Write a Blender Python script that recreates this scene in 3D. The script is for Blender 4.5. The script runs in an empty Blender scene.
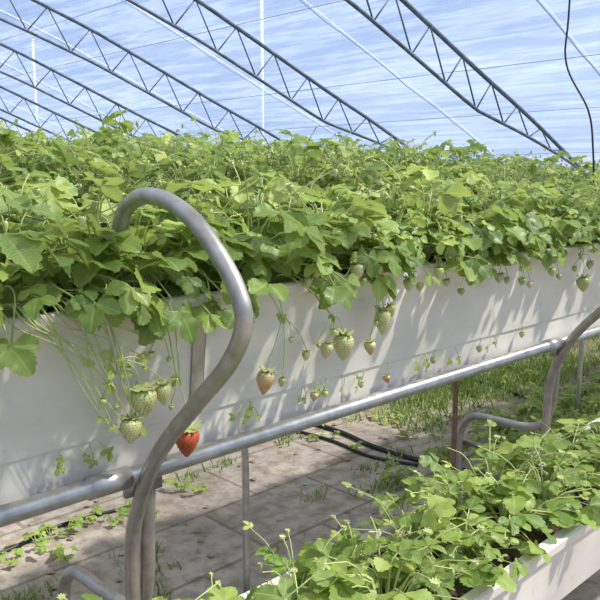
import bpy, math, random
from mathutils import Vector, Matrix
random.seed(7)
H=1.45
sc=bpy.context.scene
sc.view_settings.view_transform='Standard'
# ---------------------------------------------------------------- helpers
def lin(c): return tuple(((x/255)/12.92 if x/255<=0.04045 else (((x/255)+0.055)/1.055)**2.4) for x in c)+(1,)
class NT:
    def __init__(s,name):
        s.m=bpy.data.materials.new(name); s.m.use_nodes=True; s.t=s.m.node_tree; s.t.nodes.clear()
        s.out=s.n('ShaderNodeOutputMaterial')
    def n(s,ty,**k):
        nd=s.t.nodes.new(ty)
        for a,b in k.items(): setattr(nd,a,b)
        return nd
    def l(s,a,b): s.t.links.new(a,b)
    def setv(s,sock,v):
        if hasattr(v,'links'): s.l(v,sock)
        else: sock.default_value=v
    def math(s,op,a,b=0.0,c=None):
        nd=s.n('ShaderNodeMath',operation=op); s.setv(nd.inputs[0],a); s.setv(nd.inputs[1],b)
        if c is not None: s.setv(nd.inputs[2],c)
        return nd.outputs[0]
    def mix(s,f,a,b,bt='MIX'):
        nd=s.n('ShaderNodeMix',data_type='RGBA',blend_type=bt); s.setv(nd.inputs[0],f); s.setv(nd.inputs[6],a); s.setv(nd.inputs[7],b); return nd.outputs[2]
    def noise(s,scale,detail=4,vec=None,rough=.5):
        nd=s.n('ShaderNodeTexNoise'); nd.inputs['Scale'].default_value=scale; nd.inputs['Detail'].default_value=detail; nd.inputs['Roughness'].default_value=rough
        if vec is not None: s.l(vec,nd.inputs['Vector'])
        return nd.outputs['Fac']
    def ramp(s,f,stops):
        nd=s.n('ShaderNodeValToRGB'); s.l(f,nd.inputs[0]); e=nd.color_ramp.elements
        while len(e)<len(stops): e.new(.5)
        for i,(p,c) in enumerate(stops): e[i].position=p; e[i].color=c
        return nd.outputs[0]
    def pos(s,scale=(1,1,1)):
        g=s.n('ShaderNodeNewGeometry'); mp=s.n('ShaderNodeMapping'); mp.inputs['Scale'].default_value=scale; s.l(g.outputs['Position'],mp.inputs[0]); return mp.outputs[0]
    def bsdf(s,col,rough=.5,metal=0,bump=None,bstr=.3,bdist=.01,spec=.5):
        p=s.n('ShaderNodeBsdfPrincipled'); s.setv(p.inputs['Base Color'],col); s.setv(p.inputs['Roughness'],rough); p.inputs['Metallic'].default_value=metal
        p.inputs['Specular IOR Level'].default_value=spec
        if bump is not None:
            b=s.n('ShaderNodeBump'); b.inputs['Strength'].default_value=bstr; b.inputs['Distance'].default_value=bdist; s.l(bump,b.inputs['Height']); s.l(b.outputs[0],p.inputs['Normal'])
        return p
    def done(s,sh): s.l(sh,s.out.inputs[0]); return s.m

def mat_leaf():
    m=NT('strawberry_leaf')
    at=m.n('ShaderNodeAttribute',attribute_name='leafdata'); sp=m.n('ShaderNodeSeparateColor'); m.l(at.outputs['Color'],sp.inputs[0])
    s=m.math('ABSOLUTE',m.math('SUBTRACT',sp.outputs[0],.5)); s=m.math('MULTIPLY',s,2.0)
    t=sp.outputs[1]; r=sp.outputs[2]
    ph=m.math('MULTIPLY',m.math('SUBTRACT',t,m.math('MULTIPLY',s,.22)),50.0)
    lat=m.math('POWER',m.math('ABSOLUTE',m.math('COSINE',ph)),10.0)
    mid=m.math('LESS_THAN',s,.07)
    vein=m.math('MAXIMUM',m.math('MULTIPLY',lat,.6),mid)
    base=m.ramp(r,[(0,(.045,.115,.020,1)),(.3,(.11,.22,.035,1)),(.65,(.29,.42,.075,1)),(1,(.62,.66,.20,1))])
    oi=m.n('ShaderNodeObjectInfo')
    base=m.mix(m.math('MULTIPLY',oi.outputs['Random'],.35),base,(.34,.44,.08,1))
    no=m.noise(22,3,m.pos()); base=m.mix(m.math('MULTIPLY',no,.3),base,(.30,.40,.09,1))
    g=m.n('ShaderNodeNewGeometry')
    base=m.mix(m.math('MULTIPLY',g.outputs['Backfacing'],.5),base,(.45,.52,.28,1))
    col=m.mix(m.math('MULTIPLY',vein,.5),base,(.52,.60,.24,1))
    h=m.math('SUBTRACT',1.0,vein)
    p=m.bsdf(col,.38,0,h,.4,.002,.5)
    tr=m.n('ShaderNodeBsdfTranslucent'); m.l(m.mix(.5,col,(.66,.80,.10,1)),tr.inputs[0])
    mx=m.n('ShaderNodeMixShader'); mx.inputs[0].default_value=.34; m.l(p.outputs[0],mx.inputs[1]); m.l(tr.outputs[0],mx.inputs[2])
    return m.done(mx.outputs[0])
def mat_simple(name,col,rough=.5,metal=0,nscale=None,col2=None,bs=.2,bd=.003,spec=.5):
    m=NT(name); c=col; b=None
    if nscale:
        no=m.noise(nscale,5,m.pos()); c=m.mix(m.ramp(no,[(.3,(0,0,0,1)),(.7,(1,1,1,1))]),col,col2 or col); b=no
    return m.done(m.bsdf(c,rough,metal,b,bs,bd,spec).outputs[0])
def mat_fruit():
    m=NT('strawberry_fruit')
    at=m.n('ShaderNodeAttribute',attribute_name='leafdata'); sp=m.n('ShaderNodeSeparateColor'); m.l(at.outputs['Color'],sp.inputs[0])
    no=m.noise(60,2,m.pos())
    ripe=m.math('ADD',m.math('MULTIPLY',sp.outputs[2],1.0),m.math('MULTIPLY',m.math('SUBTRACT',no,.5),.35))
    ripe=m.math('ADD',ripe,m.math('MULTIPLY',m.math('SUBTRACT',sp.outputs[1],.5),.28))
    c=m.ramp(ripe,[(0,(.42,.50,.17,1)),(.3,(.68,.62,.33,1)),(.55,(.68,.36,.17,1)),(.75,(.56,.10,.04,1)),(1,(.40,.025,.02,1))])
    p=m.bsdf(c,.35); p.inputs['Subsurface Weight'].default_value=.15; p.inputs['Subsurface Radius'].default_value=(.01,.006,.003); p.inputs['Subsurface Scale'].default_value=.5
    return m.done(p.outputs[0])
LEAF=mat_leaf(); FRUIT=mat_fruit()
STEM=mat_simple('green_stem',(.38,.46,.13,1),.45,0,40,(.50,.51,.22,1))
SEED=mat_simple('achene_seed',(.33,.22,.06,1),.4)
PETAL=mat_simple('petal_white',(.8,.8,.76,1),.5)
STEEL=mat_simple('galvanised_steel',(.60,.59,.57,1),.36,.75,35,(.42,.41,.39,1),.12,.002)
HOOKST=mat_simple('weathered_steel',(.49,.47,.43,1),.40,.7,28,(.35,.31,.26,1),.2,.003)
RUST=mat_simple('rusty_steel',(.33,.22,.15,1),.6,.4,50,(.20,.11,.07,1))
TRUSSM=mat_simple('painted_truss_steel',(.10,.125,.17,1),.7,.0,12,(.18,.22,.29,1),.2,.003,.2)
PURL=mat_simple('purlin_wire',(.30,.38,.50,1),.7)
SOIL=mat_simple('coco_soil',(.035,.022,.014,1),.95,0,90,(.12,.085,.055,1),.9,.01)
HOSE=mat_simple('black_hose',(.02,.02,.022,1),.5)
ROPE=mat_simple('white_line',(.66,.72,.82,1),.6)
GRASS=mat_simple('grass_blade',(.22,.36,.07,1),.6,0,3,(.44,.50,.17,1))
def mat_plastic():
    m=NT('white_trough_plastic'); no=m.noise(3.0,4,m.pos((1,1,3))); n2=m.noise(35,4,m.pos()); n3=m.noise(1.6,3,m.pos((1.2,1,.5)))
    c=m.mix(m.ramp(no,[(.35,(0,0,0,1)),(.75,(1,1,1,1))]),lin((232,225,213)),lin((217,209,197)))
    c=m.mix(m.ramp(n2,[(.62,(0,0,0,1)),(.8,(.30,.30,.30,1))]),c,lin((172,160,142)))
    return m.done(m.bsdf(c,.36,0,n3,.5,.05).outputs[0])
PLASTIC=mat_plastic()
def mat_ground():
    m=NT('concrete_dirt_ground')
    n1=m.noise(1.3,6,m.pos()); n2=m.noise(14,6,m.pos(),.6); n3=m.noise(70,3,m.pos()); n4=m.noise(45,5,m.pos(),.7)
    c=m.ramp(n1,[(.3,lin((156,146,135))),(.55,lin((178,168,157))),(.75,lin((140,127,112)))])
    c=m.mix(m.ramp(n2,[(.42,(0,0,0,1)),(.66,(.75,.75,.75,1))]),c,lin((122,107,90)))
    c=m.mix(m.ramp(n4,[(.60,(0,0,0,1)),(.68,(.7,.7,.7,1))]),c,lin((78,66,50)))
    br=m.n('ShaderNodeTexBrick'); m.l(m.pos(),br.inputs[0]); br.inputs['Scale'].default_value=1.0
    br.inputs['Brick Width'].default_value=.62; br.inputs['Row Height'].default_value=.42; br.inputs['Mortar Size'].default_value=.010
    f=m.math('MULTIPLY',br.outputs['Fac'],.5)
    c=m.mix(f,c,lin((92,80,66)))
    g=m.n('ShaderNodeNewGeometry'); sx=m.n('ShaderNodeSeparateXYZ'); m.l(g.outputs['Position'],sx.inputs[0])
    mr=m.math('ADD',m.math('MULTIPLY',m.math('SUBTRACT',sx.outputs[0],3.3),.8),m.math('MULTIPLY',m.math('SUBTRACT',n1,.5),3.0))
    mr=m.math('MINIMUM',m.math('MAXIMUM',mr,0.0),1.0)
    my=m.math('GREATER_THAN',sx.outputs[1],2.35)
    c=m.mix(m.math('MULTIPLY',m.math('MULTIPLY',mr,my),.8),c,m.ramp(n2,[(.35,lin((104,100,66))),(.65,lin((140,130,96)))]))
    h=m.math('ADD',m.math('MULTIPLY',n2,.7),m.math('MULTIPLY',n3,.3))
    return m.done(m.bsdf(c,.9,0,h,.7,.012,.2).outputs[0])
GROUND=mat_ground()
def mat_film():
    m=NT('greenhouse_plastic_film')
    n1=m.noise(.55,5,m.pos((1,.35,1)),.6); n2=m.noise(2.4,5,m.pos((2.4,.20,2.4)),.65); n3=m.noise(6,3,m.pos((2.5,.25,2.5)),.6)
    f=m.ramp(n1,[(.35,(.30,.30,.30,1)),(.68,(.60,.60,.60,1))])
    f2=m.ramp(n2,[(.46,(0,0,0,1)),(.56,(.30,.30,.30,1)),(.66,(.02,.02,.02,1))])
    f3=m.ramp(n3,[(.5,(0,0,0,1)),(.6,(.13,.13,.13,1)),(.68,(0,0,0,1))])
    fac=m.math('ADD',m.math('ADD',f,f2),f3)
    tp=m.n('ShaderNodeBsdfTransparent'); tp.inputs[0].default_value=(.93,.96,1,1)
    tl=m.n('ShaderNodeBsdfTranslucent'); tl.inputs[0].default_value=(.35,.44,.62,1)
    df=m.n('ShaderNodeBsdfDiffuse'); df.inputs[0].default_value=(.46,.56,.74,1)
    a=m.n('ShaderNodeMixShader'); a.inputs[0].default_value=.45; m.l(tl.outputs[0],a.inputs[1]); m.l(df.outputs[0],a.inputs[2])
    b=m.n('ShaderNodeMixShader'); m.l(fac,b.inputs[0]); m.l(tp.outputs[0],b.inputs[1]); m.l(a.outputs[0],b.inputs[2])
    return m.done(b.outputs[0])
FILM=mat_film()

class B:
    def __init__(s): s.V=[];s.F=[];s.M=[];s.D=[]
    def add(s,vs,fs,mi=0,ds=None):
        o=len(s.V); s.V+= [tuple(v) for v in vs]; s.F+=[tuple(i+o for i in f) for f in fs]; s.M+=[mi]*len(fs)
        s.D+= ds if ds else [(0.5,0.5,0.5)]*len(vs)
    def tube(s,pts,r,seg=8,mi=0,caps=True,r2=None):
        pts=[Vector(p) for p in pts]; n=len(pts); vs=[];fs=[]
        up=None
        for i,p in enumerate(pts):
            d=(pts[min(i+1,n-1)]-pts[max(i-1,0)]).normalized()
            if up is None:
                up=Vector((0,0,1)) if abs(d.z)<.9 else Vector((1,0,0))
            x=(up-d*up.dot(d))
            if x.length<1e-5: x=d.orthogonal()
            x.normalize(); y=d.cross(x); up=x
            rr=r if r2 is None else r+(r2-r)*i/(n-1)
            for k in range(seg):
                a=2*math.pi*k/seg; vs.append(p+x*math.cos(a)*rr+y*math.sin(a)*rr)
        for i in range(n-1):
            for k in range(seg):
                k2=(k+1)%seg; fs.append((i*seg+k,i*seg+k2,(i+1)*seg+k2,(i+1)*seg+k))
        if caps: fs.append(tuple(range(seg-1,-1,-1))); fs.append(tuple(range((n-1)*seg,n*seg)))
        s.add(vs,fs,mi)
    def box(s,c,d,mi=0):
        x,y,z=c; a,b,e=d[0]/2,d[1]/2,d[2]/2
        vs=[(x+i*a,y+j*b,z+k*e) for i in(-1,1) for j in(-1,1) for k in(-1,1)]
        s.add(vs,[(0,1,3,2),(4,6,7,5),(0,4,5,1),(2,3,7,6),(0,2,6,4),(1,5,7,3)],mi)
    def mesh(s,name,mats,smooth=True):
        me=bpy.data.meshes.new(name); me.from_pydata(s.V,[],s.F)
        for m in mats: me.materials.append(m)
        me.polygons.foreach_set('material_index',s.M)
        me.polygons.foreach_set('use_smooth',[smooth]*len(s.F))
        a=me.attributes.new('leafdata','FLOAT_COLOR','POINT'); fl=[]
        for d in s.D: fl+= [d[0],d[1],d[2],1.0]
        a.data.foreach_set('color',fl); me.update(); return me
def obj(name,me,parent=None,loc=(0,0,0)):
    o=bpy.data.objects.new(name,me); sc.collection.objects.link(o); o.location=loc
    if parent: o.parent=parent
    return o
def smooth(pts,k=6):
    P=[Vector(p) for p in pts]; P=[P[0]*2-P[1]]+P+[P[-1]*2-P[-2]]; out=[]
    for i in range(1,len(P)-2):
        for j in range(k):
            t=j/k; a,b,c,d=P[i-1],P[i],P[i+1],P[i+2]
            out.append(.5*((2*b)+(c-a)*t+(2*a-5*b+4*c-d)*t*t+(3*b-a-3*c+d)*t**3))
    out.append(P[-2]); return out
# ---------------------------------------------------------------- leaves
def leaflet(b,L,W,rnd,M,n=14):
    vs=[];ds=[];fs=[]; cur=random.uniform(.05,.35); fold=random.uniform(.08,.5); ph=random.random()*6
    S=(-1,-.55,0,.55,1)
    for i in range(n+1):
        t=i/n; w=max(0.02,math.sin(math.pi*min(1,t)**1.1))**.72*W*.5 if 0<i<n else W*.02
        for s in S:
            x=s*w; y=t*L
            if abs(s)==1 and 1<i<n:
                if i%2: x*=1.06; y+=L*.045
                else: x*=.91
            z=abs(s)*w*fold-cur*L*t*t+ .04*W*math.sin(t*13+ph+s)*abs(s)
            if abs(s)==.55: z+=.015*W*(1 if i%2 else -1)+.03*W
            vs.append(M@Vector((x,y,z))); ds.append((s*.5+.5,t,rnd))
    for i in range(n):
        for k in range(4):
            a=i*5+k; fs.append((a,a+1,a+6,a+5))
    b.add(vs,fs,0,ds)
def basis(d,nrm,o):
    d=d.normalized(); x=d.cross(nrm).normalized(); z=x.cross(d)
    return Matrix(((x.x,d.x,z.x,o.x),(x.y,d.y,z.y,o.y),(x.z,d.z,z.z,o.z),(0,0,0,1)))
def trifoliate(b,o,d,nrm,L,rnd,n=14):
    M=basis(d,nrm,o)
    for ang,sc_ in ((0,1),(1.2,.9),(-1.2,.9)):
        a=ang+random.uniform(-.15,.15); l=L*sc_*random.uniform(.9,1.08)
        R=Matrix.Rotation(-a,4,'Z')@Matrix.Rotation(random.uniform(-.35,.2),4,'X')@Matrix.Rotation(random.uniform(-.35,.35),4,'Y')
        off=Matrix.Translation((0,.004 if ang==0 else 0,0))
        leaflet(b,l,l*random.uniform(.72,.88),rnd,M@off@R,n)
def flower(b,o,nrm,r=.014):
    M=basis(nrm.orthogonal(),nrm,o)
    for k in range(5):
        R=Matrix.Rotation(k*2*math.pi/5,4,'Z'); vs=[]
        for (x,y,z) in ((0,.2,0),(-.38,.6,.08),(-.3,1.0,.12),(0,1.12,.1),(.3,1.0,.12),(.38,.6,.08)): vs.append(M@R@Vector((x*r,y*r,z*r)))
        b.add(vs,[(0,1,2,3,4,5)],3)
    vs=[];fs=[]
    for i in range(4):
        for k in range(8):
            a=k*math.pi/4; q=i/3*math.pi/2; vs.append(M@Vector((math.cos(a)*math.cos(q)*r*.32,math.sin(a)*math.cos(q)*r*.32,math.sin(q)*r*.3)))
    for i in range(3):
        for k in range(8): fs.append((i*8+k,i*8+(k+1)%8,(i+1)*8+(k+1)%8,(i+1)*8+k))
    b.add(vs,fs,2)
def berry(b,top,length,width,ripe,seeds=True,tilt=None,segs=18):
    """hangs from 'top' downwards"""
    ax=Vector((random.uniform(-.3,.2),random.uniform(-.2,.1),-1)).normalized() if tilt is None else Vector(tilt).normalized()
    M=basis(ax,Vector((.3,-1,.1)),Vector(top)) ; n=12; vs=[];fs=[];ds=[]; lob=random.uniform(0,6)
    def rad(t): return width*.5*(max(0,math.sin(math.pi*t**.58))**.72)
    for i in range(n+1):
        t=i/n; r=rad(t) if 0<i<n else width*.02
        for k in range(segs):
            a=2*math.pi*k/segs; q=r*(1+.05*math.sin(2*a+lob)+.03*math.sin(3*a)); vs.append(M@Vector((math.cos(a)*q,t*length,math.sin(a)*q))); ds.append((.5,t,ripe))
    for i in range(n):
        for k in range(segs): fs.append((i*segs+k,(i+1)*segs+k,(i+1)*segs+(k+1)%segs,i*segs+(k+1)%segs))
    b.add(vs,fs,1,ds)
    if seeds:
        rows=9
        for i in range(rows):
            t=.12+.80*i/(rows-1); cnt=max(4,int(2*math.pi*rad(t)/(width*.17)))
            for k in range(cnt):
                a=2*math.pi*(k+.5*(i%2))/cnt+random.uniform(-.05,.05); r=rad(t)*(1+.05*math.sin(2*a+lob)+.03*math.sin(3*a)); e=width*.027; c=Vector((math.cos(a)*r,t*length,math.sin(a)*r)); nn=Vector((math.cos(a),0,math.sin(a))); tt=Vector((-math.sin(a),0,math.cos(a)))
                q=[c+nn*e*.9,c+tt*e,c+Vector((0,e*1.6,0)),c-tt*e,c-Vector((0,e*1.6,0)),c-nn*e]
                b.add([M@v for v in q],[(0,1,2),(0,2,3),(0,3,4),(0,4,1)],2)
    for k in range(9):
        a=2*math.pi*k/9+.2; R=Matrix.Rotation(a,4,'Y'); vs=[]
        Ls=width*random.uniform(.5,.72); ws=width*.12; up=random.uniform(-.06,.10)
        for (x,y,z) in ((0,-.04,.0),(-1,.02+up*.4,.35),(1,.02+up*.4,.35),(-.8,-.03+up*.7,.7),(.8,-.03+up*.7,.7),(0,-.16+up,1.0),(0,.0+up*.5,.5)):
            vs.append(M@R@Vector((x*ws,y*length+.0,z*Ls)))
        b.add(vs,[(0,1,6,2),(1,3,5,6),(2,6,5,4)],4)
FM=[LEAF,FRUIT,SEED,PETAL,STEM]
def plant(seed,nl,h,spread,L,n=14,extra=True,flowers=0):
    random.seed(seed); b=B()
    for i in range(nl):
        az=random.uniform(0,2*math.pi); r=math.sqrt(random.random()); rr=r*spread*random.uniform(.8,1.1)
        zz=h*(1-.62*r**2.2)*random.uniform(.45,1.15)
        e=Vector((math.cos(az)*rr,math.sin(az)*rr,zz))
        mid=Vector((math.cos(az)*rr*.35,math.sin(az)*rr*.35,zz*.75+.01))
        b.tube(smooth([(math.cos(az)*.01,math.sin(az)*.01,-.01),mid,e],3),.0025,4,4,False,.0016)
        a2=az+random.uniform(-.8,.8); pitch=-(.05+.85*r**1.5)*random.uniform(.2,1.2)+random.uniform(-.2,.8)*(1-r*.6)
        d=Vector((math.cos(a2)*math.cos(pitch),math.sin(a2)*math.cos(pitch),math.sin(pitch)))
        nrm=Vector((0,0,1))+Vector((math.cos(a2),math.sin(a2),0))*random.uniform(.1,.9)*r+Vector((random.uniform(-.6,.6),random.uniform(-.6,.6),0))
        young=random.random()<.25
        rnd=min(1,max(0,random.gauss(.42,.22)+ (.12 if zz>h*.85 else -.08)+(.3 if young else 0)))
        ll=L*(random.uniform(.35,.6) if young else random.uniform(.6,1.2))
        trifoliate(b,e,d,nrm,ll,rnd,n)
    if extra:
        for i in range(8):
            az=random.uniform(0,6.28); rr=spread*random.uniform(.4,1.15); e=Vector((math.cos(az)*rr,math.sin(az)*rr,h*random.uniform(.5,1.22)))
            b.tube(smooth([(0,0,0),e*.5+Vector((0,0,h*.3)),e],3),.0016,4,4,False)
            if i<flowers: flower(b,e,Vector((math.cos(az),math.sin(az),.7)),.012)
            elif i<5: berry(b,e,random.uniform(.012,.024),random.uniform(.010,.019),.05,False,None,8)
            elif i<7: trifoliate(b,e,Vector((math.cos(az),math.sin(az),.8)),Vector((-math.cos(az),-math.sin(az),1)),random.uniform(.014,.024),.95,6)
    return b.mesh('strawberry_plant_mesh',FM)
NEAR=[plant(100+i,30,.25,.19,.080,16,True,1 if i==3 else 0) for i in range(9)]
FAR=[plant(200+i,28,.30,.21,.076,8,True,0) for i in range(5)]
LOW=[plant(300+i,24,.20,.17,.060,14,True,1 if i==2 else 0) for i in range(5)]

def plant_row(meshes,x0,x1,step,ys,z,smin=.9,smax=1.15,zs=1.0,zr=(.80,1.2)):
    e=bpy.data.objects.new('strawberry_plant_row',None); sc.collection.objects.link(e)
    x=x0;i=0
    while x<x1:
        for y in ys:
            o=obj('strawberry_plant',random.choice(meshes),e,(x+random.uniform(-.03,.03)+ (step/2 if y==ys[-1] and len(ys)>1 else 0),y+random.uniform(-.025,.025),z))
            s=random.uniform(smin,smax); o.scale=(s,s,s*zs*random.uniform(*zr)); o.rotation_euler=(random.uniform(-.13,.13),random.uniform(-.13,.13),random.uniform(0,6.28)); i+=1
        x+=step
    return e
# ---------------------------------------------------------------- troughs
def trough(name,x0,x1,y,rim,width=.36,depth=.30,panel=2.4,phase=0,sl=.03):
    random.seed(int(y*100)); e=bpy.data.objects.new(name,None); sc.collection.objects.link(e)
    b=B(); w=width; d=depth
    sec=[(-.018,-.024),(-.020,-.002),(-.014,.003),(.010,.003),(.012,-.004),(sl+.008,-d+.008),(w-sl-.008,-d+.008),(w-.012,-.004),(w-.01,.002),(w+.016,.002),(w+.016,-.022),(w,-.024),(w-sl,-d),(sl,-d),(0,-.026)]
    m=len(sec); a=x0+phase; xs=[x0]+[a+panel*i for i in range(int((x1-x0)/panel)+2) if x0<a+panel*i<x1-.1]+[x1]
    for p in range(len(xs)-1):
        p0,p1=xs[p]+.002,xs[p+1]-.002; k=max(2,int((p1-p0)/.3)); vs=[];fs=[]; jy=random.uniform(-.002,.002)
        for i in range(k+1):
            xx=p0+(p1-p0)*i/k; o=jy+random.uniform(-.0015,.0015)
            for (yy,zz) in sec: vs.append((xx,y+yy+o,rim+zz))
        for i in range(k):
            for j in range(m):
                j2=(j+1)%m; fs.append((i*m+j,i*m+j2,(i+1)*m+j2,(i+1)*m+j))
        fs.append(tuple(range(m-1,-1,-1))); fs.append(tuple(range(k*m,k*m+m)))
        b.add(vs,fs,0)
    o=obj('trough_shell',b.mesh(name+'_shell',[PLASTIC],False),e)
    b=B(); vs=[];fs=[]; k=int((x1-x0)/.05); c=8
    for i in range(k+1):
        for j in range(c):
            vs.append((x0+.01+(x1-x0-.02)*i/k,y+.018+(w-.036)*j/(c-1),rim-.035+random.uniform(-.008,.010)+.012*math.sin(j/(c-1)*math.pi)))
    for i in range(k):
        for j in range(c-1): fs.append((i*c+j,(i+1)*c+j,(i+1)*c+j+1,i*c+j+1))
    b.add(vs,fs,0); obj('growing_medium',b.mesh(name+'_soil',[SOIL]),e)
    return e
RIM=H-.27; Y0=1.43
mt=trough('planter_trough',-1.2,7.9,Y0,RIM,.36,.30,2.35,2.28)
random.seed(5)
plant_row(NEAR,-.9,4.6,.155,(Y0+.08,Y0+.27),RIM-.03,.88,1.15)
plant_row(NEAR,4.6,7.8,.2,(Y0+.09,Y0+.27),RIM-.03)
# drain gutter slung beneath the main trough
b=B(); y1=1.466
for xa,xb in ((-1.2,1.6),(1.603,4.4),(4.403,7.9)):
    sec=[(0,-.571),(.006,-.70),(.03,-.715),(.25,-.715),(.28,-.70),(.284,-.571),(.276,-.571),(.272,-.695),(.014,-.695),(.008,-.571)]; m=len(sec)
    vs=[(xx,y1+a,H+c) for xx in (xa,xb) for a,c in sec]
    b.add(vs,[(j,(j+1)%m,m+(j+1)%m,m+j) for j in range(m)]+[tuple(range(m-1,-1,-1)),tuple(range(m,2*m))])
obj('drain_gutter',b.mesh('drain',[PLASTIC],False))
# lower front trough
LR=H-.88
trough('planter_trough',-.4,7.6,.81,LR,.33,.20,2.4,1.5,.01)
plant_row(LOW,-.2,2.0,.185,(.81+.10,.81+.24),LR-.03,.8,1.15,.85,(.7,1.2))
plant_row(LOW,2.0,7.4,.21,(.81+.13,.81+.25),LR-.03,.7,.95,.50,(.7,1.25))
# plants at ground level behind
plant_row(LOW,3.35,7.2,.2,(1.75,2.0),0.0,.9,1.2)
plant_row(LOW,2.7,7.2,.45,(2.15,),0.0,.5,.8)
# further rows
y=2.95;k=0
while y<15:
    z=[H-.21,H-.08,H+.0,H+.05][min(k,3)]+.045*max(0,k-3); z=min(z,H+.28)
    xa=max(-.5,.3*y-.3)
    trough('planter_trough',xa,7.9,y,z,.36,.28)
    random.seed(50+k)
    plant_row(FAR,xa+.2,7.8,.20 if k<3 else .27,(y+.09,y+.27),z-.03,.95,1.25,1,(.8,1.3))
    y+=1.25;k+=1
# ---------------------------------------------------------------- steel frame
RY=1.436; RZ=H-.667
b=B(); b.tube([(-1.2,RY,RZ),(8,RY,RZ)],.0215,20)
for xj in (.80,2.84,4.88): b.tube([(xj-.05,RY,RZ),(xj+.05,RY,RZ)],.026,20)
obj('support_rail_pipe',b.mesh('rail',[STEEL]))
def frame(x,full=True):
    e=bpy.data.objects.new('hooked_support_frame',None); sc.collection.objects.link(e)
    P=[(1.49,-.13),(1.455,-.065),(1.385,-.035),(1.30,-.040),(1.21,-.075),(1.138,-.130),(1.075,-.20),(1.055,-.265),(1.098,-.345),(1.196,-.44),(1.320,-.56),(1.393,-.65),(1.44,-.74),(1.475,-.84),(1.485,-1.0),(1.485,-H+.0)]
    if not full: P=P[5:]
    b=B(); b.tube(smooth([(x,a,H+c) for a,c in P],8),.018,18); obj('hook_pipe',b.mesh('hook',[HOOKST]),e)
    b=B(); x2=x+.042
    P=[(1.465,-.70),(1.475,-.82),(1.485,-.96),(1.52,-1.05),(1.60,-1.085),(1.74,-1.09),(1.87,-1.10),(1.935,-1.17),(1.945,-1.26),(1.945,-H)]
    b.tube(smooth([(x2,a,H+c) for a,c in P],8),.018,18); obj('cross_leg_pipe',b.mesh('cross',[HOOKST]),e)
    b=B(); b.tube([(x2+.03,1.97,H-1.25),(x2+.03,.80,H-1.25)],.014,14)
    for yy in (.88,1.1): b.tube([(x2+.03,yy,H-1.25),(x2+.03,yy,LR-.20)],.010,10)
    b.tube([(x2+.03,.84,H-1.25),(x2+.03,.84,0)],.014,12)
    b.box((x2,1.49,H-1.25),(.11,.05,.04)); b.box((x+.02,1.455,H-.70),(.10,.012,.05))
    obj('tie_bar',b.mesh('tie',[STEEL]),e)
for x in (-1.16,.88,2.92,4.96,7.0): frame(x,x<2)
for i,x in enumerate((.32,1.58,2.84,4.1,5.4,6.7)):
    b=B(); b.tube(smooth([(x,2.12,H-.865),(x,1.97,H-.872),(x,1.91,H-.90),(x,1.895,H-.98),(x,1.895,0)],6),.0125,14)
    obj('rear_leg_bracket',b.mesh('leg',[RUST if i==2 else STEEL]))
y=2.95
while y<7:
    e=bpy.data.objects.new('trestle_legs',None); sc.collection.objects.link(e); b=B()
    for x in (.9,2.9,4.9,6.9):
        for yy in (y+.04,y+.32): b.tube([(x,yy,0),(x,yy,H-.50)],.016,10)
        b.tube([(x,y+.0,H-.50),(x,y+.36,H-.50)],.012,10)
    obj('legs',b.mesh('legs',[STEEL]),e); y+=1.25
b=B()
b.add([(1.04,Y0-.004,RIM-.026),(1.075,Y0-.004,RIM-.026),(1.075,Y0+.026,RIM-.30),(1.04,Y0+.026,RIM-.30),(1.04,Y0+.004,RIM-.026),(1.075,Y0+.004,RIM-.026),(1.075,Y0+.034,RIM-.30),(1.04,Y0+.034,RIM-.30)],[(0,3,2,1),(4,5,6,7),(0,1,5,4),(2,3,7,6),(1,2,6,5),(0,4,7,3)])
obj('joint_strip',b.mesh('strip',[HOOKST],False),mt)
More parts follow.
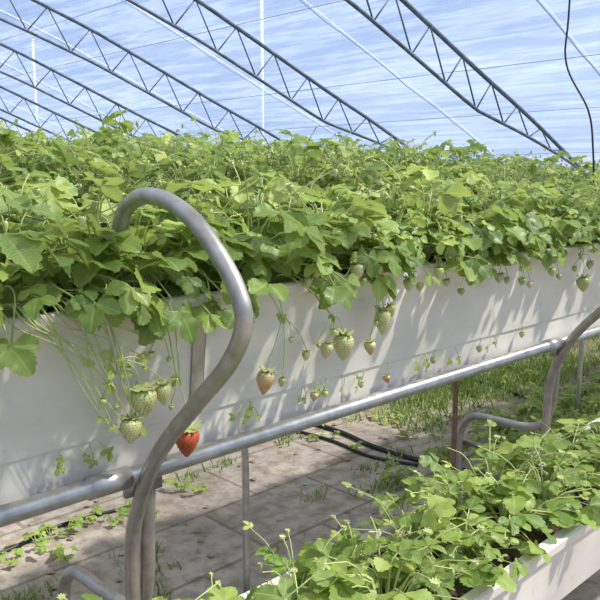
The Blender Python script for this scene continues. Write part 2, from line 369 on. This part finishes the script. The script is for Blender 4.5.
# ---------------------------------------------------------------- hanging fruit clusters (world metres, along trough face)
e=bpy.data.objects.new('hanging_strawberries',None); sc.collection.objects.link(e)
random.seed(3)
CL=[(.748,(.80,1.36,-.37),[(.854,-.446,.058,.070,.20),(.907,-.446,.036,.052,.15),(.824,-.507,.046,.056,.22),(.862,-.40,.012,.012,.05)]),
(.70,(.775,1.365,-.42),[(.79,-.47,.012,.012,.05),(.76,-.45,.016,.018,.05)]),
(.918,(.945,1.37,-.44),[(.969,-.564,.058,.072,.88),(.93,-.50,.014,.014,.05)]),
(.86,(.90,1.375,-.33),[(.925,-.39,.012,.012,.05),(.88,-.37,.018,.02,.05)]),
(1.225,(1.27,1.37,-.34),[(1.217,-.472,.046,.062,.48),(1.354,-.444,.022,.026,.05),(1.271,-.50,.020,.026,.1),(1.30,-.40,.014,.015,.05)]),
(1.352,(1.45,1.37,-.36),[(1.501,-.419,.056,.076,.20),(1.438,-.435,.034,.044,.28),(1.40,-.43,.014,.014,.05),(1.46,-.40,.02,.024,.1)]),
(1.588,(1.64,1.37,-.31),[(1.668,-.370,.050,.078,.17),(1.6125,-.456,.034,.042,.36),(1.70,-.36,.03,.04,.1),(1.64,-.40,.016,.018,.05)]),
(1.50,(1.55,1.385,-.22),[(1.552,-.229,.044,.046,.15),(1.60,-.22,.03,.035,.1),(1.64,-.24,.03,.033,.12),(1.58,-.27,.022,.025,.05)]),
(1.38,(1.402,1.385,-.20),[(1.402,-.212,.038,.044,.1),(1.36,-.25,.022,.025,.05)]),
(1.76,(1.80,1.385,-.25),[(1.79,-.29,.036,.042,.15),(1.84,-.31,.024,.026,.05)]),
(1.92,(1.95,1.385,-.24),[(1.94,-.27,.034,.04,.1),(1.98,-.31,.024,.026,.05)]),
(2.10,(2.13,1.38,-.24),[(2.135,-.25,.058,.064,.80),(2.064,-.348,.024,.026,.05),(2.18,-.30,.024,.026,.05)]),
(2.28,(2.31,1.385,-.28),[(2.30,-.32,.032,.036,.1),(2.35,-.34,.022,.024,.05)]),
(2.92,(2.935,1.385,-.30),[(2.944,-.39,.052,.062,.05),(2.86,-.34,.022,.024,.05),(3.0,-.33,.03,.034,.1)]),
(2.65,(2.68,1.385,-.29),[(2.67,-.33,.030,.036,.1),(2.73,-.36,.022,.024,.05)]),
(2.45,(2.47,1.39,-.31),[(2.46,-.35,.028,.03,.05),(2.51,-.37,.022,.024,.3)]),
(.45,(.50,1.38,-.33),[(.50,-.40,.02,.022,.05),(.53,-.38,.014,.015,.05)]),
(1.06,(1.07,1.39,-.28),[(1.071,-.30,.026,.028,.05)])]
def addberry(p,wd,ln,rp,node,r=.0015):
    b=B(); b.tube(smooth([node,(Vector(node)+p)*.5+Vector((0,-.008,.014)),p+Vector((0,0,.008)),p],5),r,6,4); berry(b,p,ln,wd,rp,wd>.02); obj('strawberry',b.mesh('berry',FM),e)
for rx,nd,bs in CL:
    nd=Vector((nd[0],nd[1],H+nd[2])); b=B()
    for k in range(2 if len(bs)>1 else 1):
        o=k*.02
        b.tube(smooth([(rx-.03+o,1.50,RIM-.01),(rx-.01+o,1.445,RIM+.022),(rx+o,1.395,RIM+.006),(rx*.6+nd.x*.4+o,1.378,RIM*.7+nd.z*.3),nd+Vector((o*.5,0,-o))],6),.0027,6,4,True,.002)
    for k in range(2):
        a=random.uniform(-2.6,-.5); trifoliate(b,nd,Vector((math.cos(a),-.25,math.sin(a))),Vector((.2,-1,.3)),random.uniform(.010,.022),.75,8)
    obj('fruit_stalk',b.mesh('stalk',FM),e)
    for (x,z,wd,ln,rp) in bs: addberry(Vector((x,1.37,H+z)),wd,ln,rp,nd)
b=B(); random.seed(9)
for i in range(15):
    rx=random.uniform(.58,.80); tx=random.uniform(.72,.87); tz=RIM-random.uniform(.05,.27)
    b.tube(smooth([(rx-.04,1.50,RIM-.01),(rx-.01,1.44,RIM+.02+random.uniform(0,.02)),(rx+.01,1.39,RIM-.01),((rx+tx)/2+random.uniform(-.02,.02),1.372,(RIM+tz)/2),(tx,1.37,tz)],6),.0025,6,4,True,.0013)
    a=random.uniform(-2.8,-.3); trifoliate(b,Vector((tx,1.37,tz)),Vector((math.cos(a),-.3,math.sin(a))),Vector((.2,-1,.3)),random.uniform(.008,.026),.8,8)
obj('drooping_runners',b.mesh('runners',FM),e)
for (x,z,wd,ln,rp) in [(1.774,-.60,.026,.026,.55),(1.459,-.590,.026,.028,.35),(1.50,-.595,.018,.02,.3),(2.02,-.585,.022,.022,.3),(2.3,-.59,.022,.024,.2),(1.66,-.60,.02,.02,.3),(2.6,-.58,.022,.024,.2)]:
    addberry(Vector((x,1.440,H+z)),wd,ln,rp,Vector((x+.02,1.455,H-.565)))
b=B()
for i in range(30):
    x=random.choice((.35,.45,.55,.75,1.2,1.45,1.6,1.95,2.1,2.4))+random.uniform(-.06,.06); a=random.uniform(-2.9,-.2)
    o=Vector((x,1.452,H-.572)); q=o+Vector((random.uniform(-.04,.04),-.012,-random.uniform(.01,.05)))
    b.tube(smooth([o,(o+q)*.5+Vector((0,-.006,0)),q],3),.0012,5,4); trifoliate(b,q,Vector((math.cos(a),-.2,math.sin(a))),Vector((.2,-1,.4)),random.uniform(.010,.024),random.uniform(.6,.98),8)
obj('runner_leaves',b.mesh('runners',FM),e)
# leaves spilling over the front rim
b=B(); random.seed(21)
for i in range(80):
    x=random.uniform(.35,4.2) if i>14 else random.uniform(.4,1.15); dr=random.uniform(-.07,.05); yy=random.uniform(1.32,1.40)
    q=Vector((x+random.uniform(-.05,.05),yy,RIM+.03+dr)); b.tube(smooth([(x,1.53,RIM),(x,1.46,RIM+.06),(x,1.41,RIM+.05+max(dr,0)),q],4),.0021,5,4)
    a=random.uniform(-2.4,-.7); trifoliate(b,q,Vector((math.cos(a)*.8,-.45,math.sin(a)*.75)),Vector((random.uniform(-.3,.5),-.7,.7)),random.uniform(.025,.072),random.uniform(.1,.75))
obj('spilling_leaves',b.mesh('spill',FM),e)
# ---------------------------------------------------------------- ground & bits
b=B(); b.add([(-6,-6,0),(40,-6,0),(40,60,0),(-6,60,0)],[(0,1,2,3)]); obj('ground',b.mesh('ground',[GROUND]))
def hose(pts,r=.01):
    b=B(); b.tube(smooth(pts,10),r,8); obj('drip_hose',b.mesh('hose',[HOSE]))
hose([(3.00,3.6,.012),(3.07,2.9,.012),(3.02,2.5,.012),(3.06,2.1,.012),(3.2,1.6,.012)],.014)
hose([(2.85,3.3,.01),(2.93,2.8,.01),(2.90,2.45,.01),(2.98,2.2,.01)],.009)
hose([(4.62,3.4,.01),(4.6,2.9,.01),(4.48,2.4,.01),(4.5,1.9,.01)],.012)
hose([(.5,2.74,.01),(1.07,2.78,.01),(1.35,2.84,.01),(1.7,2.79,.01)],.008)
random.seed(11); b=B()
def blade(x,yy,hh,w):
    a=random.uniform(0,6.28); dx,dy=math.cos(a)*hh*.5,math.sin(a)*hh*.5
    b.add([(x-w*math.sin(a),yy+w*math.cos(a),0),(x+w*math.sin(a),yy-w*math.cos(a),0),(x+dx*.5+w*.5,yy+dy*.5,hh*.7),(x+dx,yy+dy,hh)],[(0,1,2),(1,3,2)])
for c in range(520):
    cx=3.4+abs(random.gauss(1.3,1.2)); cy=random.uniform(2.5,4.6); n=random.randint(12,70); s=random.uniform(.03,.12); hh=random.uniform(.03,.09)
    if cx>7.6: continue
    for i in range(n): blade(cx+random.gauss(0,s),cy+random.gauss(0,s),random.uniform(.3,1.1)*hh,.005)
for c in range(60):
    cx=random.uniform(-.3,7); cy=random.choice((2.15,2.35,2.9,3.4))+random.gauss(0,.08)
    for i in range(28): blade(cx+random.gauss(0,.05),cy+random.gauss(0,.03),random.uniform(.02,.06),.005)
obj('grass_patch',b.mesh('grass',[GRASS]))
b=B(); random.seed(31)
for c in range(70):
    cx=random.uniform(.6,2.0) if c<22 else random.uniform(2.9,6); cy=random.gauss(2.72,.07) if c<22 else random.uniform(2.3,3.6)
    for i in range(5):
        a=random.uniform(0,6.28); q=Vector((cx+math.cos(a)*.03,cy+math.sin(a)*.03,random.uniform(.02,.05))); b.tube([(cx,cy,0),q],.0015,4,4)
        trifoliate(b,q,Vector((math.cos(a),math.sin(a),.1)),Vector((0,-.3,1)),random.uniform(.018,.038),random.uniform(.3,.8),8)
obj('broadleaf_weeds',b.mesh('weeds',FM))
DRY=mat_simple('dry_leaf',(.20,.13,.07,1),.8,0,20,(.36,.27,.16,1))
b=B(); random.seed(41)
for c in range(260):
    x=random.uniform(.3,5); yy=random.uniform(1.5,3.6); a=random.uniform(0,6.28); M=Matrix.Translation((x,yy,.006))@Matrix.Rotation(a,4,'Z')@Matrix.Rotation(random.uniform(-.3,.3),4,'X')
    L=random.uniform(.015,.05); leaflet(b,L,L*.6,.5,M,6)
obj('fallen_dry_leaves',b.mesh('dry',[DRY]))
# ---------------------------------------------------------------- greenhouse roof
UP=[(9.6,-H),(9.35,-1.0),(9.05,-.45),(8.7,.0),(8.14,.27),(7.2,.66),(6.29,1.0),(5.01,1.50),(4.3,1.76),(3,2.15),(1,2.6),(-1.5,2.9),(-5,3.0)]
US=smooth([(x,0,z) for x,z in UP],5)
def gap(x): return max(.04,min(.36,(8.5-x)*.16))
for i in range(19):
    yy=-1.95+2.0*i; e=bpy.data.objects.new('roof_truss',None); sc.collection.objects.link(e); b=B()
    b.tube([(p.x,yy,H+p.z) for p in US],.021,8)
    lo=[(p.x,yy,H+p.z-gap(p.x)) for p in US if p.x<8.5]; b.tube(lo,.017,8)
    x=8.0; up=True; last=None
    while x>-4.5:
        z=None
        for a,c in zip(US,US[1:]):
            if c.x<=x<=a.x: t=(x-c.x)/(a.x-c.x+1e-9); z=c.z+(a.z-c.z)*t
        pt=(x,yy,H+z-(0 if up else gap(x)))
        if last: b.tube([last,pt],.008,6)
        last=pt; up=not up; x-=.25
    obj('truss_lattice',b.mesh('truss',[TRUSSM]),e)
b=B(); vs=[];fs=[]; n=len(US); random.seed(2); ny=60
for j in range(ny+1):
    for p in US: vs.append((p.x,-4+j*.7+0,H+p.z+.055+random.uniform(-.01,.01)))
for j in range(ny):
    for i in range(n-1): fs.append((j*n+i,(j+1)*n+i,(j+1)*n+i+1,j*n+i+1))
b.add(vs,fs); obj('greenhouse_film_roof',b.mesh('film',[FILM]))
b=B()
for p in US[::5]:
    b.tube([(p.x,-4,H+p.z+.03),(p.x,38,H+p.z+.03)],.003,6)
obj('roof_purlin_wires',b.mesh('purlins',[PURL]))
b=B()
for i in range(19):
    yy=-.95+2*i; b.tube([(p.x,yy,H+p.z+.075) for p in US],.007,6)
obj('film_tension_lines',b.mesh('lines',[ROPE]))
for (x,yy) in ((10.4,11.8),(10.4,22)):
    b=B(); b.tube([(x,yy,0),(x,yy,5.5)],.035,12); b.tube([(x,yy,5.5),(x,yy,5.55)],.05,12); obj('white_outdoor_pole',b.mesh('pole',[ROPE]))
b=B(); b.tube(smooth([(4,2.03,H+1.9),(4,2.03,H+.94),(4,2.03,H+.63),(4,1.89,H+.37),(4,1.85,H+.16),(4,1.83,H-.1)],8),.0055,8)
obj('hanging_cable',b.mesh('cable',[HOSE]))
# ---------------------------------------------------------------- world, sun, camera
w=bpy.data.worlds.new('World'); sc.world=w; w.use_nodes=True; nt=w.node_tree; nt.nodes.clear()
out=nt.nodes.new('ShaderNodeOutputWorld'); bg=nt.nodes.new('ShaderNodeBackground'); tc=nt.nodes.new('ShaderNodeTexCoord'); sp=nt.nodes.new('ShaderNodeSeparateXYZ')
rp=nt.nodes.new('ShaderNodeValToRGB'); nt.links.new(tc.outputs['Generated'],sp.inputs[0]); nt.links.new(sp.outputs[2],rp.inputs[0])
e=rp.color_ramp.elements; e[0].position=0; e[0].color=(.25,.36,.62,1); e[1].position=.62; e[1].color=(1.0,.99,.97,1)
x=e.new(.34); x.color=(.17,.28,.58,1)
mp=nt.nodes.new('ShaderNodeMapping'); mp.inputs['Scale'].default_value=(1,1,3); nt.links.new(tc.outputs['Generated'],mp.inputs[0])
no=nt.nodes.new('ShaderNodeTexNoise'); no.inputs['Scale'].default_value=2.6; no.inputs['Detail'].default_value=6; nt.links.new(mp.outputs[0],no.inputs[0])
r2=nt.nodes.new('ShaderNodeValToRGB'); nt.links.new(no.outputs['Fac'],r2.inputs[0]); r2.color_ramp.elements[0].position=.5; r2.color_ramp.elements[1].position=.78; r2.color_ramp.elements[1].color=(.4,.4,.4,1)
mx=nt.nodes.new('ShaderNodeMix'); mx.data_type='RGBA'; nt.links.new(r2.outputs[0],mx.inputs[0]); nt.links.new(rp.outputs[0],mx.inputs[6]); mx.inputs[7].default_value=(.75,.80,.90,1)
nt.links.new(mx.outputs[2],bg.inputs[0]); bg.inputs[1].default_value=1.2; nt.links.new(bg.outputs[0],out.inputs[0])
sl=bpy.data.lights.new('sun','SUN'); sl.energy=10.5; sl.angle=.04; sl.color=(1,.945,.84); so=bpy.data.objects.new('sun',sl); sc.collection.objects.link(so)
so.rotation_euler=Vector((.52,-.46,.85)).to_track_quat('Z','Y').to_euler(); so.location=(3,-3,8)
cd=bpy.data.cameras.new('camera'); cd.sensor_width=36; cd.lens=36*750/600; cam=bpy.data.objects.new('camera',cd); sc.collection.objects.link(cam); sc.camera=cam
cam.location=(0,0,H); p=math.atan(120/750); cam.rotation_euler=(math.pi/2-p,0,math.radians(45.8-90)); cd.clip_start=.05
